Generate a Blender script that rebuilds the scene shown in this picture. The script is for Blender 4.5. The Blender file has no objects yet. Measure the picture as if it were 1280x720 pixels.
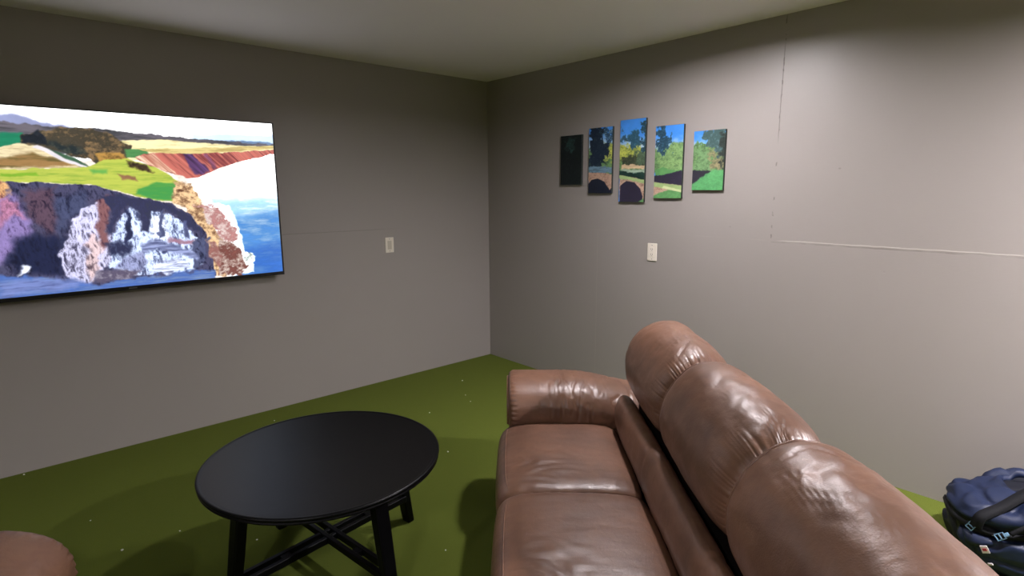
import bpy, bmesh, math, random
import numpy as np
from mathutils import Vector, Matrix, noise as mnoise

sc = bpy.context.scene
COL = sc.collection
R = math.radians

# ------------------------------------------------------------------ camera
cam_d = bpy.data.cameras.new('camera')
cam_d.sensor_width = 36.0
cam_d.lens = 19.804
cam_d.clip_start = 0.02
cam = bpy.data.objects.new('camera', cam_d)
COL.objects.link(cam)
_r = Vector((0.743567, -0.66864, -0.005425)); _u = Vector((0.119066, 0.124417, 0.98506)); _f = Vector((0.657975, 0.733104, -0.172125))
cam.matrix_world = Matrix((( _r.x, _u.x, -_f.x, -3.2595), (_r.y, _u.y, -_f.y, -3.94164), (_r.z, _u.z, -_f.z, 1.52073), (0, 0, 0, 1)))
sc.camera = cam

# ------------------------------------------------------------------ world, exposure, room lamps
world = bpy.data.worlds.new('world')
sc.world = world
world.use_nodes = True
world.node_tree.nodes['Background'].inputs[0].default_value = (0.02, 0.02, 0.022, 1)
world.node_tree.nodes['Background'].inputs[1].default_value = 0.3
sc.view_settings.view_transform = 'Standard'
sc.view_settings.look = 'None'
sc.view_settings.gamma = 1.0
sc.view_settings.exposure = 0.0
sc.view_settings.use_curve_mapping = False
H = 2.44                       # ceiling height
LAMP_COL = (1.0, 0.94, 0.985)
# (x, y, radiance of the lens)
CEILING_LAMPS = [(-0.88, -2.31, 1060.0), (-0.68, -4.78, 4000.0), (-4.60, -4.30, 1250.0), (-2.60, -6.20, 350.0), (-6.8, -3.3, 2100.0)]
TV_GAIN = 1.0

# ------------------------------------------------------------------ helpers
def link(o, parent=None):
    COL.objects.link(o)
    if parent is not None: o.parent = parent
    return o
def tag(o, label=None, cat=None, group=None, kind=None):
    if label: o['label'] = label
    if cat: o['category'] = cat
    if group: o['group'] = group
    if kind: o['kind'] = kind
    return o
def empty(name, loc, rz=0):
    o = bpy.data.objects.new(name, None); o.location = loc; o.rotation_euler = (0, 0, rz)
    o.empty_display_size = 0.1
    return link(o)
def obj(name, bm, m, parent=None, smooth=False, loc=None):
    me = bpy.data.meshes.new(name)
    bmesh.ops.recalc_face_normals(bm, faces=bm.faces)
    bm.to_mesh(me); bm.free()
    if smooth:
        for p in me.polygons: p.use_smooth = True
    if m is not None: me.materials.append(m)
    o = bpy.data.objects.new(name, me)
    if loc is not None: o.location = loc
    return link(o, parent)
def box(bm, x0, x1, y0, y1, z0, z1, bevel=0.0, seg=2, M=None):
    r = bmesh.ops.create_cube(bm, size=1.0)
    vs = r['verts']
    for v in vs:
        v.co = Vector(((x0 + x1) / 2 + v.co.x * (x1 - x0), (y0 + y1) / 2 + v.co.y * (y1 - y0), (z0 + z1) / 2 + v.co.z * (z1 - z0)))
    if bevel > 0:
        es = list({e for v in vs for e in v.link_edges})
        rr = bmesh.ops.bevel(bm, geom=es, offset=bevel, segments=seg, profile=0.5, affect='EDGES')
        vs = list({v for f in rr['faces'] for v in f.verts} | set(v for v in vs if v.is_valid))
    if M is not None:
        for v in vs: v.co = M @ v.co
    return vs
def lathe(bm, prof, n=96, cx=0, cy=0):
    rings = []
    for r, z in prof:
        if r < 1e-6: rings.append([bm.verts.new((cx, cy, z))])
        else: rings.append([bm.verts.new((cx + r * math.cos(2 * math.pi * i / n), cy + r * math.sin(2 * math.pi * i / n), z)) for i in range(n)])
    for a, b in zip(rings, rings[1:]):
        for i in range(n):
            j = (i + 1) % n
            if len(a) == 1 and len(b) == 1: continue
            if len(a) == 1: bm.faces.new((a[0], b[i], b[j]))
            elif len(b) == 1: bm.faces.new((a[i], a[j], b[0]))
            else: bm.faces.new((a[i], a[j], b[j], b[i]))
def tube(bm, pts, rad, n=8, closed=False, flat=1.0):
    pts = [Vector(p) for p in pts]
    rings = []
    for i, p in enumerate(pts):
        a = pts[i - 1] if (i > 0 or closed) else p
        b = pts[(i + 1) % len(pts)] if (i < len(pts) - 1 or closed) else p
        t = (b - a).normalized()
        up = Vector((0, 0, 1)) if abs(t.z) < 0.95 else Vector((1, 0, 0))
        s = t.cross(up).normalized(); w = s.cross(t)
        rr = rad[i] if isinstance(rad, (list, tuple)) else rad
        rings.append([bm.verts.new(p + s * rr * math.cos(2 * math.pi * k / n) + w * rr * flat * math.sin(2 * math.pi * k / n)) for k in range(n)])
    m = len(rings)
    for i in range(m if closed else m - 1):
        a, b = rings[i], rings[(i + 1) % m]
        for k in range(n):
            bm.faces.new((a[k], a[(k + 1) % n], b[(k + 1) % n], b[k]))
    if not closed:
        bm.faces.new(rings[0][::-1]); bm.faces.new(rings[-1])
def catmull(pts, per=8, closed=True):
    out = []; n = len(pts)
    P = [Vector(p) for p in pts]
    rng = n if closed else n - 1
    for i in range(rng):
        if closed: p0, p1, p2, p3 = P[i - 1], P[i], P[(i + 1) % n], P[(i + 2) % n]
        else: p0, p1, p2, p3 = P[max(i - 1, 0)], P[i], P[i + 1], P[min(i + 2, n - 1)]
        for k in range(per):
            t = k / per
            out.append(0.5 * ((2 * p1) + (p2 - p0) * t + (2 * p0 - 5 * p1 + 4 * p2 - p3) * t * t + (3 * p1 - p0 - 3 * p2 + p3) * t ** 3))
    if not closed: out.append(P[-1])
    return out
def sstep(a, b, x):
    t = min(1.0, max(0.0, (x - a) / (b - a))) if a != b else float(x > a)
    return t * t * (3 - 2 * t)
def N(x, y, z=0.0): return mnoise.noise(Vector((x, y, z)))

# ------------------------------------------------------------------ materials
class G:
    """small node-graph helper"""
    def __init__(s, name):
        s.m = bpy.data.materials.new(name); s.m.use_nodes = True
        s.t = s.m.node_tree; s.b = s.t.nodes['Principled BSDF']; s.o = s.t.nodes['Material Output']
    def n(s, typ, **k):
        nd = s.t.nodes.new(typ)
        for a, v in k.items(): setattr(nd, a, v)
        return nd
    def l(s, a, b): s.t.links.new(a, b)
    def coord(s, kind='Object'): return s.n('ShaderNodeTexCoord').outputs[kind]
    def mapping(s, src, scale=(1, 1, 1), loc=(0, 0, 0), rot=(0, 0, 0)):
        m = s.n('ShaderNodeMapping'); s.l(src, m.inputs[0])
        m.inputs['Scale'].default_value = scale; m.inputs['Location'].default_value = loc; m.inputs['Rotation'].default_value = rot
        return m.outputs[0]
    def noise(s, src, scale, detail=4, rough=0.55, dist=0.0):
        n = s.n('ShaderNodeTexNoise'); s.l(src, n.inputs['Vector'])
        n.inputs['Scale'].default_value = scale; n.inputs['Detail'].default_value = detail; n.inputs['Roughness'].default_value = rough; n.inputs['Distortion'].default_value = dist
        return n.outputs['Fac']
    def ramp(s, src, stops):
        r = s.n('ShaderNodeValToRGB'); s.l(src, r.inputs[0])
        while len(r.color_ramp.elements) < len(stops): r.color_ramp.elements.new(0.5)
        for e, (p, c) in zip(r.color_ramp.elements, stops):
            e.position = p; e.color = c if len(c) == 4 else (*c, 1)
        return r.outputs[0]
    def math(s, op, a, b=None, c=None, clamp=False):
        n = s.n('ShaderNodeMath', operation=op); n.use_clamp = clamp
        for i, v in enumerate((a, b, c)):
            if v is None: continue
            if isinstance(v, (int, float)): n.inputs[i].default_value = v
            else: s.l(v, n.inputs[i])
        return n.outputs[0]
    def mix(s, fac, a, b, blend='MIX'):
        n = s.n('ShaderNodeMix', data_type='RGBA', blend_type=blend)
        for i, v in ((0, fac), (6, a), (7, b)):
            if isinstance(v, (int, float)): n.inputs[i].default_value = v
            elif isinstance(v, (tuple, list)): n.inputs[i].default_value = (*v[:3], 1)
            else: s.l(v, n.inputs[i])
        return n.outputs[2]
    def bump(s, h, strength=0.3, dist=0.01, prev=None):
        b = s.n('ShaderNodeBump'); s.l(h, b.inputs['Height']); b.inputs['Strength'].default_value = strength; b.inputs['Distance'].default_value = dist
        if prev is not None: s.l(prev, b.inputs['Normal'])
        return b.outputs[0]
    def set(s, **k):
        for a, v in k.items():
            i = s.b.inputs[a.replace('_', ' ')]
            if isinstance(v, (int, float)): i.default_value = v
            elif isinstance(v, tuple): i.default_value = (*v[:3], 1) if len(i.default_value) == 4 else v
            else: s.l(v, i)
        return s.m
def lin(c):
    return tuple(((v / 255) / 12.92 if v / 255 <= 0.04045 else ((v / 255 + 0.055) / 1.055) ** 2.4) for v in c)

def band(g, v, c, w):   # 1 inside |v-c|<w, soft
    d = g.math('ABSOLUTE', g.math('SUBTRACT', v, c))
    return g.math('SUBTRACT', 1.0, g.math('DIVIDE', d, w), clamp=True)
def above(g, v, c, soft=0.004):
    return g.math('DIVIDE', g.math('SUBTRACT', v, c), soft, clamp=True)

def wall_material(name, side):
    g = G(name); co = g.coord()
    sep = g.n('ShaderNodeSeparateXYZ'); g.l(co, sep.inputs[0])
    along = sep.outputs[1] if side == 'right' else sep.outputs[0]
    z = sep.outputs[2]
    big = g.noise(co, 1.3, 3)
    roll = g.noise(g.mapping(co, (9, 9, 60)), 3.0, 4, 0.6)      # roller texture, running level
    fine = g.noise(co, 260, 3)
    base = g.mix(big, lin((148, 142, 138)), lin((154, 148, 144)))
    base = g.mix(g.math('MULTIPLY', roll, 0.12), base, lin((136, 128, 121)))
    h = g.math('ADD', g.math('MULTIPLY', roll, 0.5), g.math('MULTIPLY', fine, 0.35))
    wob = g.math('MULTIPLY', g.math('SUBTRACT', g.noise(co, 14, 3), 0.5), 0.008)
    if side == 'right':
        zz = g.math('ADD', z, wob); yy = g.math('ADD', along, wob)
        breakup = g.ramp(g.noise(co, 5, 4), [(0.42, (0, 0, 0)), (0.6, (1, 1, 1))])
        # torn paper edge of the level joint, light, right of the upright joint
        m1 = g.math('MULTIPLY', band(g, zz, 1.226, 0.0045), g.math('SUBTRACT', 1.0, above(g, along, -2.62, 0.06)))
        base = g.mix(g.math('MULTIPLY', m1, 0.62), base, lin((196, 188, 180)))
        m1b = g.math('MULTIPLY', band(g, zz, 1.217, 0.004), g.math('SUBTRACT', 1.0, above(g, along, -2.55, 0.02)))
        base = g.mix(g.math('MULTIPLY', g.math('MULTIPLY', m1b, breakup), 0.6), base, lin((84, 76, 70)))
        m2 = g.math('MULTIPLY', band(g, zz, 1.226, 0.004), g.math('MULTIPLY', above(g, along, -2.5), g.math('SUBTRACT', 1.0, above(g, along, -1.2, 0.1))))
        base = g.mix(g.math('MULTIPLY', g.math('MULTIPLY', m2, breakup), 0.4), base, lin((165, 158, 150)))
        # upright joints
        m3 = g.math('MULTIPLY', band(g, yy, -2.533, 0.0035), g.math('MULTIPLY', above(g, z, 1.75, 0.1), g.math('SUBTRACT', 1.0, above(g, z, 2.26, 0.05))))
        base = g.mix(g.math('MULTIPLY', m3, 0.65), base, lin((70, 62, 58)))
        m3b = g.math('MULTIPLY', band(g, yy, -2.533, 0.006), g.math('MULTIPLY', above(g, z, 1.22, 0.004), g.ramp(g.noise(co, 22, 2), [(0.56, (0, 0, 0)), (0.62, (1, 1, 1))])))
        base = g.mix(g.math('MULTIPLY', m3b, 0.7), base, lin((84, 76, 72)))
        m4 = g.math('MULTIPLY', band(g, yy, -1.262, 0.004), g.math('SUBTRACT', 1.0, above(g, z, 1.22)))
        base = g.mix(g.math('MULTIPLY', m4, 0.45), base, lin((170, 162, 152)))
        # dings
        vo = g.n('ShaderNodeTexVoronoi'); g.l(g.mapping(co, (1, 1, 1.6)), vo.inputs[0]); vo.inputs['Scale'].default_value = 4.2
        ding = g.math('SUBTRACT', 1.0, g.math('DIVIDE', vo.outputs['Distance'], 0.042), clamp=True)
        near = g.math('MULTIPLY', g.math('SUBTRACT', 1.0, above(g, along, -2.3, 0.3)), above(g, z, 1.25, 0.1))
        base = g.mix(g.math('MULTIPLY', g.math('MULTIPLY', ding, near), 0.7), base, lin((90, 80, 74)))
        h = g.math('ADD', h, g.math('MULTIPLY', m1, 3.0))
        h = g.math('SUBTRACT', h, g.math('MULTIPLY', g.math('ADD', m3, ding), 3.0))
    else:
        zz = g.math('ADD', z, wob)
        m = g.math('MULTIPLY', band(g, zz, 1.222, 0.005), g.math('SUBTRACT', 1.0, above(g, along, -1.2, 0.3)))
        base = g.mix(g.math('MULTIPLY', m, 0.35), base, lin((96, 88, 80)))
        h = g.math('SUBTRACT', h, g.math('MULTIPLY', m, 1.5))
    nb = g.bump(h, 0.22, 0.002)
    return g.set(Base_Color=base, Roughness=0.42, Normal=nb, Specular_IOR_Level=0.5)

def mat_turf():
    g = G('green_turf'); co = g.coord()
    sep = g.n('ShaderNodeSeparateXYZ'); g.l(co, sep.inputs[0])
    fine = g.noise(co, 420, 3, 0.7); mid = g.noise(co, 38, 4, 0.6); big = g.noise(co, 2.2, 3)
    rows = g.n('ShaderNodeTexWave'); g.l(g.mapping(co, rot=(0, 0, R(4))), rows.inputs[0]); rows.inputs['Scale'].default_value = 55; rows.inputs['Distortion'].default_value = 2.5; rows.inputs['Detail'].default_value = 2
    c = g.mix(fine, lin((54, 60, 22)), lin((126, 134, 56)))
    c = g.mix(g.math('MULTIPLY', mid, 0.55), c, lin((88, 108, 36)))
    c = g.mix(g.math('MULTIPLY', big, 0.3), c, lin((84, 100, 40)))
    c = g.mix(g.math('MULTIPLY', rows.outputs['Fac'], 0.12), c, lin((62, 70, 26)))
    h = g.math('ADD', g.math('MULTIPLY', fine, 1.0), g.math('MULTIPLY', mid, 0.6))
    g.set(Base_Color=c, Roughness=0.95, Normal=g.bump(h, 0.7, 0.006), Specular_IOR_Level=0.1)
    return g.m
def mat_leather(name='brown_leather', shift=0):
    g = G(name); co = g.coord()
    big = g.noise(co, 3.2, 4, 0.6, 0.4); mid = g.noise(co, 19, 5, 0.65, 0.6); fine = g.noise(co, 260, 3, 0.6)
    vo = g.n('ShaderNodeTexVoronoi', feature='DISTANCE_TO_EDGE'); g.l(co, vo.inputs[0]); vo.inputs['Scale'].default_value = 170
    c = g.mix(g.ramp(big, [(0.3, (0, 0, 0)), (0.72, (1, 1, 1))]), lin((90, 64, 50)), lin((130, 94, 74)))
    c = g.mix(g.math('MULTIPLY', g.ramp(mid, [(0.35, (0, 0, 0)), (0.75, (1, 1, 1))]), 0.45), c, lin((88, 58, 46)))
    wr = g.noise(g.mapping(co, (30, 9, 30)), 1.0, 5, 0.6, 0.8)
    h = g.math('ADD', g.math('MULTIPLY', vo.outputs['Distance'], 0.8), g.math('MULTIPLY', fine, 0.25))
    n1 = g.bump(h, 0.16, 0.002)
    n2 = g.bump(g.math('ADD', mid, wr), 0.11, 0.008, n1)
    rough = g.ramp(mid, [(0.2, (0.34,) * 3), (0.9, (0.50,) * 3)])
    return g.set(Base_Color=c, Roughness=rough, Normal=n2, Specular_IOR_Level=0.62)
def mat_plain(name, c, rough=0.5, spec=0.5, bump=0.0, bscale=200, metal=0.0, var=0.0):
    g = G(name); co = g.coord()
    n = g.noise(co, bscale, 3)
    col = g.mix(g.math('MULTIPLY', n, var), lin(c), tuple(v * 0.6 for v in lin(c))) if var else None
    g.set(Roughness=rough, Specular_IOR_Level=spec, Metallic=metal)
    if col is not None: g.set(Base_Color=col)
    else:
        # a trace of tonal variation so the surface is procedural
        col = g.mix(g.math('MULTIPLY', n, 0.08), lin(c), tuple(v * 0.8 for v in lin(c))); g.set(Base_Color=col)
    if bump: g.set(Normal=g.bump(n, bump, 0.002))
    return g.m
def mat_ceiling():
    g = G('ceiling_paint'); co = g.coord()
    n = g.noise(co, 120, 4, 0.7); big = g.noise(co, 1.5, 3)
    c = g.mix(big, lin((236, 229, 240)), lin((242, 235, 246)))
    return g.set(Base_Color=c, Roughness=0.7, Normal=g.bump(n, 0.25, 0.003))
def mat_attr(name, emission=0.0, rough=0.5):
    g = G(name)
    a = g.n('ShaderNodeAttribute'); a.attribute_name = 'paint'
    if emission:
        g.set(Base_Color=(0.005, 0.005, 0.006), Roughness=0.15)
        g.l(a.outputs['Color'], g.b.inputs['Emission Color']); g.b.inputs['Emission Strength'].default_value = emission
    else:
        n = g.noise(g.coord(), 900, 2)
        g.set(Roughness=rough, Normal=g.bump(n, 0.15, 0.0008), Specular_IOR_Level=0.3)
        g.l(a.outputs['Color'], g.b.inputs['Base Color'])
    return g.m

M_wl = wall_material('wall_paint_left', 'left'); M_wr = wall_material('wall_paint_right', 'right')
M_ceil = mat_ceiling(); M_turf = mat_turf(); M_lea = mat_leather()
M_dark = mat_plain('dark_lining', (26, 20, 18), 0.9, 0.1, var=0.3)
M_black = mat_plain('black_lacquer', (5, 5, 7), 0.36, 0.16, bump=0.05, bscale=90)
M_bez = mat_plain('black_bezel', (10, 11, 14), 0.3, 0.5)
M_plate = mat_plain('white_plastic', (226, 218, 204), 0.4, 0.5)
M_plate2 = mat_plain('ivory_insert', (196, 188, 172), 0.4, 0.5)
M_side = mat_plain('canvas_edge', (52, 56, 54), 0.8, 0.2)
M_slot = mat_plain('dark_slot', (40, 36, 34), 0.7, 0.2)
M_trim = mat_plain('white_trim', (236, 234, 228), 0.5, 0.4)
M_metal = mat_plain('grey_metal', (120, 122, 126), 0.35, 0.6, metal=0.8)
M_crumb = mat_plain('white_crumb', (225, 225, 215), 0.8, 0.2)
M_stitch = mat_plain('dark_stitching', (46, 28, 24), 0.8, 0.2, bump=0.4, bscale=500)

# ------------------------------------------------------------------ painted pictures (screen and canvases)
TV_PAINT = [
 ([(-0.102,1.04),(1.85,1.271),(1.844,-0.34),(-0.246,-0.005)], (226,214,204), 0.004, 0, 0.1, 's', None),
 ([(-0.102,1.04),(1.85,1.271),(1.812,0.758),(-0.149,0.7)], (252,253,255), 0.004, 0, 0, 'n', None),
 ([(1.252,0.891),(1.524,0.911),(1.735,0.914),(1.729,0.832),(1.246,0.825)], (196,218,240), 0.012, 0.004, 0.03, 'n', None),
 ([(-0.112,0.973),(0.238,0.979),(0.404,0.941),(0.464,0.946),(0.539,0.924),(0.617,0.902),(0.786,0.888),(0.575,0.823),(-0.13,0.837)], (150,156,196), 0.01, 0.006, 0.06, 'n', None),
 ([(1.292,0.86),(1.52,0.872),(1.732,0.863),(1.729,0.832),(1.289,0.827)], (120,150,190), 0.004, 0.004, 0.1, 'n', None),
 ([(-0.119,0.922),(0.399,0.906),(0.52,0.895),(0.683,0.894),(0.857,0.889),(1.046,0.878),(1.25,0.867),(1.519,0.857),(1.73,0.847),(1.729,0.827),(1.076,0.781),(-0.149,0.7)], (112,106,116), 0.004, 0.006, 0.4, 'h', (62,66,70)),
 ([(0.888,0.835),(1.083,0.854),(1.248,0.844),(1.73,0.837),(1.727,0.801),(1.513,0.784),(1.283,0.756),(1.092,0.737),(0.877,0.73)], (238,226,176), 0.004, 0.004, 0.12, 'h', (190,170,100)),
 ([(-0.128,0.854),(0.392,0.848),(0.478,0.853),(0.478,0.798),(0.383,0.77),(-0.144,0.734)], (40,140,104), 0.008, 0.004, 0.1, 'h', None),
 ([(-0.141,0.762),(0.384,0.778),(0.472,0.805),(0.546,0.789),(0.616,0.743),(0.721,0.683),(0.371,0.668),(-0.156,0.651)], (226,210,170), 0.004, 0.004, 0.15, 'h', (160,120,80)),
 ([(-0.149,0.7),(0.377,0.723),(0.503,0.751),(0.604,0.73),(0.678,0.695),(0.372,0.68),(-0.155,0.658)], (170,132,84), 0.008, 0.006, 0.25, 'h', (90,90,50)),
 ([(0.477,0.849),(0.581,0.875),(0.699,0.891),(0.855,0.867),(0.945,0.803),(0.916,0.74),(0.815,0.694),(0.733,0.726),(0.65,0.752),(0.565,0.79),(0.472,0.802)], (70,64,54), 0.005, 0.01, 0.8, 's', (182,148,106)),
 ([(0.477,0.845),(0.548,0.861),(0.564,0.834),(0.572,0.794),(0.472,0.805)], (34,40,50), 0.008, 0.008, 0.3, 's', None),
 ([(0.582,0.819),(0.705,0.792),(0.715,0.751),(0.648,0.761),(0.572,0.79)], (40,50,54), 0.01, 0.01, 0.5, 's', (110,112,98)),
 ([(0.57,0.778),(0.64,0.752),(0.73,0.7),(0.743,0.688),(0.708,0.687),(0.611,0.735)], (70,104,80), 0.005, 0.004, 0.15, 'n', None),
 ([(0.528,0.796),(0.57,0.778),(0.638,0.731),(0.736,0.688),(0.714,0.683),(0.617,0.722),(0.549,0.765),(0.507,0.783)], (206,200,206), 0.004, 0.002, 0.05, 'n', None),
 ([(0.766,0.769),(0.882,0.774),(0.915,0.731),(0.837,0.694),(0.794,0.702)], (196,150,80), 0.006, 0.006, 0.3, 's', (90,70,40)),
 ([(0.906,0.792),(1.006,0.796),(1.019,0.77),(0.978,0.746),(0.909,0.749)], (90,150,90), 0.006, 0.004, 0.2, 'h', (30,80,50)),
 ([(-0.156,0.651),(0.371,0.668),(0.559,0.68),(0.722,0.687),(0.804,0.728),(0.916,0.74),(1.028,0.699),(1.128,0.645),(1.196,0.566),(1.13,0.496),(1.033,0.507),(0.895,0.541),(0.753,0.59),(0.551,0.606),(0.363,0.605),(-0.164,0.589)], (200,212,92), 0.004, 0.005, 0.16, 'h', (140,186,70)),
 ([(0.368,0.648),(0.508,0.655),(0.522,0.638),(0.366,0.633)], (140,190,60), 0.005, 0.004, 0.1, 'h', None),
 ([(0.734,0.675),(0.813,0.676),(0.811,0.655),(0.746,0.654)], (120,190,90), 0.008, 0.006, 0.1, 'n', None),
 ([(0.945,0.572),(1.039,0.608),(1.148,0.599),(1.178,0.552),(1.106,0.506),(1.009,0.512),(0.934,0.54)], (78,166,84), 0.008, 0.004, 0.1, 'h', (130,190,80)),
 ([(0.854,0.647),(0.944,0.639),(0.949,0.617),(0.873,0.62)], (150,110,80), 0.007, 0.006, 0.3, 'n', None),
 ([(0.899,0.722),(0.997,0.707),(1.024,0.662),(0.955,0.679)], (84,66,50), 0.008, 0.01, 0.5, 's', None),
 ([(0.947,0.75),(1.02,0.779),(1.137,0.788),(1.285,0.785),(1.514,0.798),(1.728,0.822),(1.726,0.791),(1.509,0.739),(1.366,0.687),(1.263,0.637),(1.21,0.628),(1.121,0.664),(1.028,0.699)], (204,116,104), 0.003, 0.006, 0.4, 'd', (130,56,66)),
 ([(0.955,0.75),(1.043,0.771),(1.093,0.714),(1.153,0.65),(1.09,0.677),(1.005,0.712)], (236,196,170), 0.004, 0.004, 0.2, 'd', (200,110,90)),
 ([(1.19,0.777),(1.242,0.778),(1.329,0.677),(1.273,0.652),(1.248,0.656)], (96,66,110), 0.006, 0.008, 0.3, 'd', None),
 ([(1.293,0.776),(1.32,0.781),(1.376,0.706),(1.348,0.691)], (134,80,104), 0.006, 0.008, 0.3, 'd', None),
 ([(0.952,0.794),(1.201,0.805),(1.73,0.847),(1.729,0.827),(1.285,0.78),(1.055,0.776)], (228,208,140), 0.003, 0.003, 0.12, 'h', (170,140,70)),
 ([(1.193,0.627),(1.263,0.637),(1.375,0.687),(1.519,0.739),(1.742,0.792),(1.751,0.496),(1.484,0.439),(1.335,0.443),(1.253,0.523)], (255,255,255), 0.003, 0.002, 0, 'n', None),
 ([(1.314,0.512),(1.752,0.517),(1.744,-0.017),(1.401,0.02),(1.314,0.306)], (165,212,246), 0.045, 0.006, 0.2, 'w', (255,255,255)),
 ([(1.442,0.39),(1.756,0.432),(1.744,-0.017),(1.449,0.015),(1.411,0.25)], (84,148,222), 0.05, 0.006, 0.3, 'w', (190,220,250)),
 ([(1.463,0.185),(1.752,0.228),(1.744,-0.017),(1.449,0.015)], (62,118,208), 0.04, 0.006, 0.25, 'w', (110,165,235)),
 ([(1.311,0.483),(1.42,0.471),(1.458,0.349),(1.478,0.246),(1.498,0.13),(1.544,0.084),(1.539,0.032),(1.401,0.02),(1.319,0.155)], (238,250,255), 0.006, 0.008, 0.12, 's', None),
 ([(1.125,0.618),(1.192,0.618),(1.262,0.523),(1.281,0.445),(1.355,0.253),(1.392,0.139),(1.373,0.023),(1.271,0.034),(1.264,0.259),(1.207,0.408),(1.114,0.496)], (232,194,148), 0.008, 0.014, 0.5, 's', (120,76,56)),
 ([(1.24,0.475),(1.329,0.473),(1.406,0.411),(1.436,0.32),(1.449,0.248),(1.382,0.242),(1.332,0.305),(1.285,0.386)], (176,124,122), 0.006, 0.018, 0.9, 's', (252,232,226)),
 ([(1.356,0.263),(1.438,0.228),(1.468,0.133),(1.524,0.086),(1.459,0.024),(1.318,0.039),(1.31,0.156)], (120,74,68), 0.006, 0.016, 0.9, 's', (248,228,216)),
 ([(1.468,0.133),(1.502,0.182),(1.54,0.158),(1.554,0.094),(1.492,0.068)], (230,240,236), 0.006, 0.014, 0.3, 's', (50,60,60)),
 ([(-0.163,0.596),(0.364,0.609),(0.551,0.606),(0.753,0.59),(0.914,0.531),(1.104,0.487),(1.2,0.418),(1.269,0.308),(1.286,0.198),(1.308,0.03),(0.291,0.009),(-0.244,0.013)], (80,79,110), 0.003, 0.006, 0.5, 'v', (34,34,62)),
 ([(-0.168,0.561),(0.358,0.566),(0.42,0.517),(0.469,0.351),(0.382,0.249),(0.314,0.197),(-0.217,0.21)], (142,124,180), 0.02, 0.014, 0.45, 'v', (90,70,120)),
 ([(0.364,0.613),(0.391,0.589),(0.379,0.534),(0.352,0.51),(0.179,0.513),(0.192,0.612)], (232,180,126), 0.01, 0.012, 0.4, 'v', (150,90,80)),
 ([(0.353,0.518),(0.406,0.509),(0.432,0.415),(0.392,0.445),(0.336,0.378)], (176,120,152), 0.016, 0.016, 0.35, 'v', None),
 ([(0.444,0.565),(0.567,0.581),(0.567,0.464),(0.556,0.304),(0.502,0.349),(0.459,0.426)], (98,76,94), 0.02, 0.014, 0.5, 'v', (50,40,66)),
 ([(0.396,0.314),(0.488,0.342),(0.583,0.302),(0.556,0.123),(0.399,0.126),(0.332,0.195)], (34,40,72), 0.03, 0.012, 0.4, 'v', (24,28,56)),
 ([(0.575,0.531),(0.714,0.555),(0.683,0.461),(0.605,0.378),(0.563,0.303)], (76,82,116), 0.02, 0.012, 0.45, 'v', (40,44,76)),
 ([(0.683,0.461),(0.753,0.516),(0.778,0.485),(0.776,0.397),(0.794,0.289),(0.772,0.155),(0.707,0.093),(0.666,0.048),(0.599,0.083),(0.551,0.141),(0.564,0.26),(0.599,0.327),(0.635,0.402)], (184,182,212), 0.006, 0.012, 0.5, 'v', (84,80,112)),
 ([(0.751,0.503),(0.791,0.537),(0.827,0.528),(0.795,0.44),(0.771,0.353),(0.784,0.262),(0.745,0.238),(0.736,0.359)], (140,96,100), 0.012, 0.012, 0.4, 'v', (90,50,70)),
 ([(0.688,0.317),(0.733,0.337),(0.745,0.247),(0.707,0.093),(0.669,0.075),(0.651,0.166)], (200,176,180), 0.014, 0.014, 0.5, 'v', (104,84,98)),
 ([(0.799,0.333),(0.854,0.43),(0.888,0.465),(0.939,0.445),(0.968,0.417),(0.987,0.453),(1.058,0.432),(1.145,0.382),(1.214,0.292),(1.25,0.201),(1.233,0.113),(1.168,0.079),(1.007,0.076),(0.848,0.083),(0.762,0.129),(0.788,0.235)], (186,200,232), 0.006, 0.014, 0.55, 'v', (80,90,138)),
 ([(0.993,0.425),(1.065,0.423),(1.067,0.272),(1.009,0.266),(0.991,0.323)], (220,228,244), 0.02, 0.014, 0.4, 'v', (120,130,172)),
 ([(0.763,0.542),(0.924,0.522),(1.104,0.482),(1.206,0.399),(1.266,0.279),(1.199,0.322),(1.131,0.411),(1.06,0.451),(1.003,0.452),(0.975,0.324),(0.936,0.335),(0.932,0.445),(0.888,0.473),(0.829,0.413),(0.79,0.325),(0.769,0.335),(0.812,0.458)], (56,58,90), 0.008, 0.012, 0.5, 'v', (70,74,100)),
 ([(0.769,0.263),(0.869,0.284),(0.879,0.228),(0.821,0.187),(0.778,0.209)], (48,52,84), 0.018, 0.018, 0.5, 'v', (90,100,140)),
 ([(1.06,0.282),(1.134,0.272),(1.22,0.262),(1.218,0.238),(1.131,0.239),(1.065,0.253)], (164,120,140), 0.012, 0.012, 0.5, 's', (196,180,204)),
 ([(1.174,0.236),(1.24,0.28),(1.293,0.277),(1.255,0.161),(1.222,0.084),(1.195,0.086)], (84,90,124), 0.008, 0.014, 0.5, 'v', (34,38,66)),
 ([(1.273,0.259),(1.318,0.256),(1.364,0.141),(1.341,0.093),(1.272,0.149)], (154,104,98), 0.008, 0.014, 0.6, 's', (230,200,190)),
 ([(0.879,0.456),(0.89,0.455),(0.893,0.328),(0.863,0.23),(0.858,0.285)], (50,56,92), 0.005, 0.01, 0.3, 'n', None),
 ([(0.928,0.253),(1.01,0.275),(1.081,0.242),(1.171,0.207),(1.228,0.153),(1.208,0.125),(1.126,0.181),(1.037,0.217),(0.939,0.205)], (150,160,204), 0.012, 0.014, 0.5, 'h', (90,98,146)),
 ([(0.821,0.187),(0.923,0.206),(0.956,0.138),(0.889,0.098),(0.799,0.125)], (150,156,196), 0.012, 0.014, 0.5, 'v', (80,84,126)),
 ([(0.997,0.144),(1.124,0.162),(1.179,0.098),(1.064,0.07),(0.967,0.09)], (206,214,238), 0.01, 0.014, 0.5, 'h', (110,116,160)),
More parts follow.
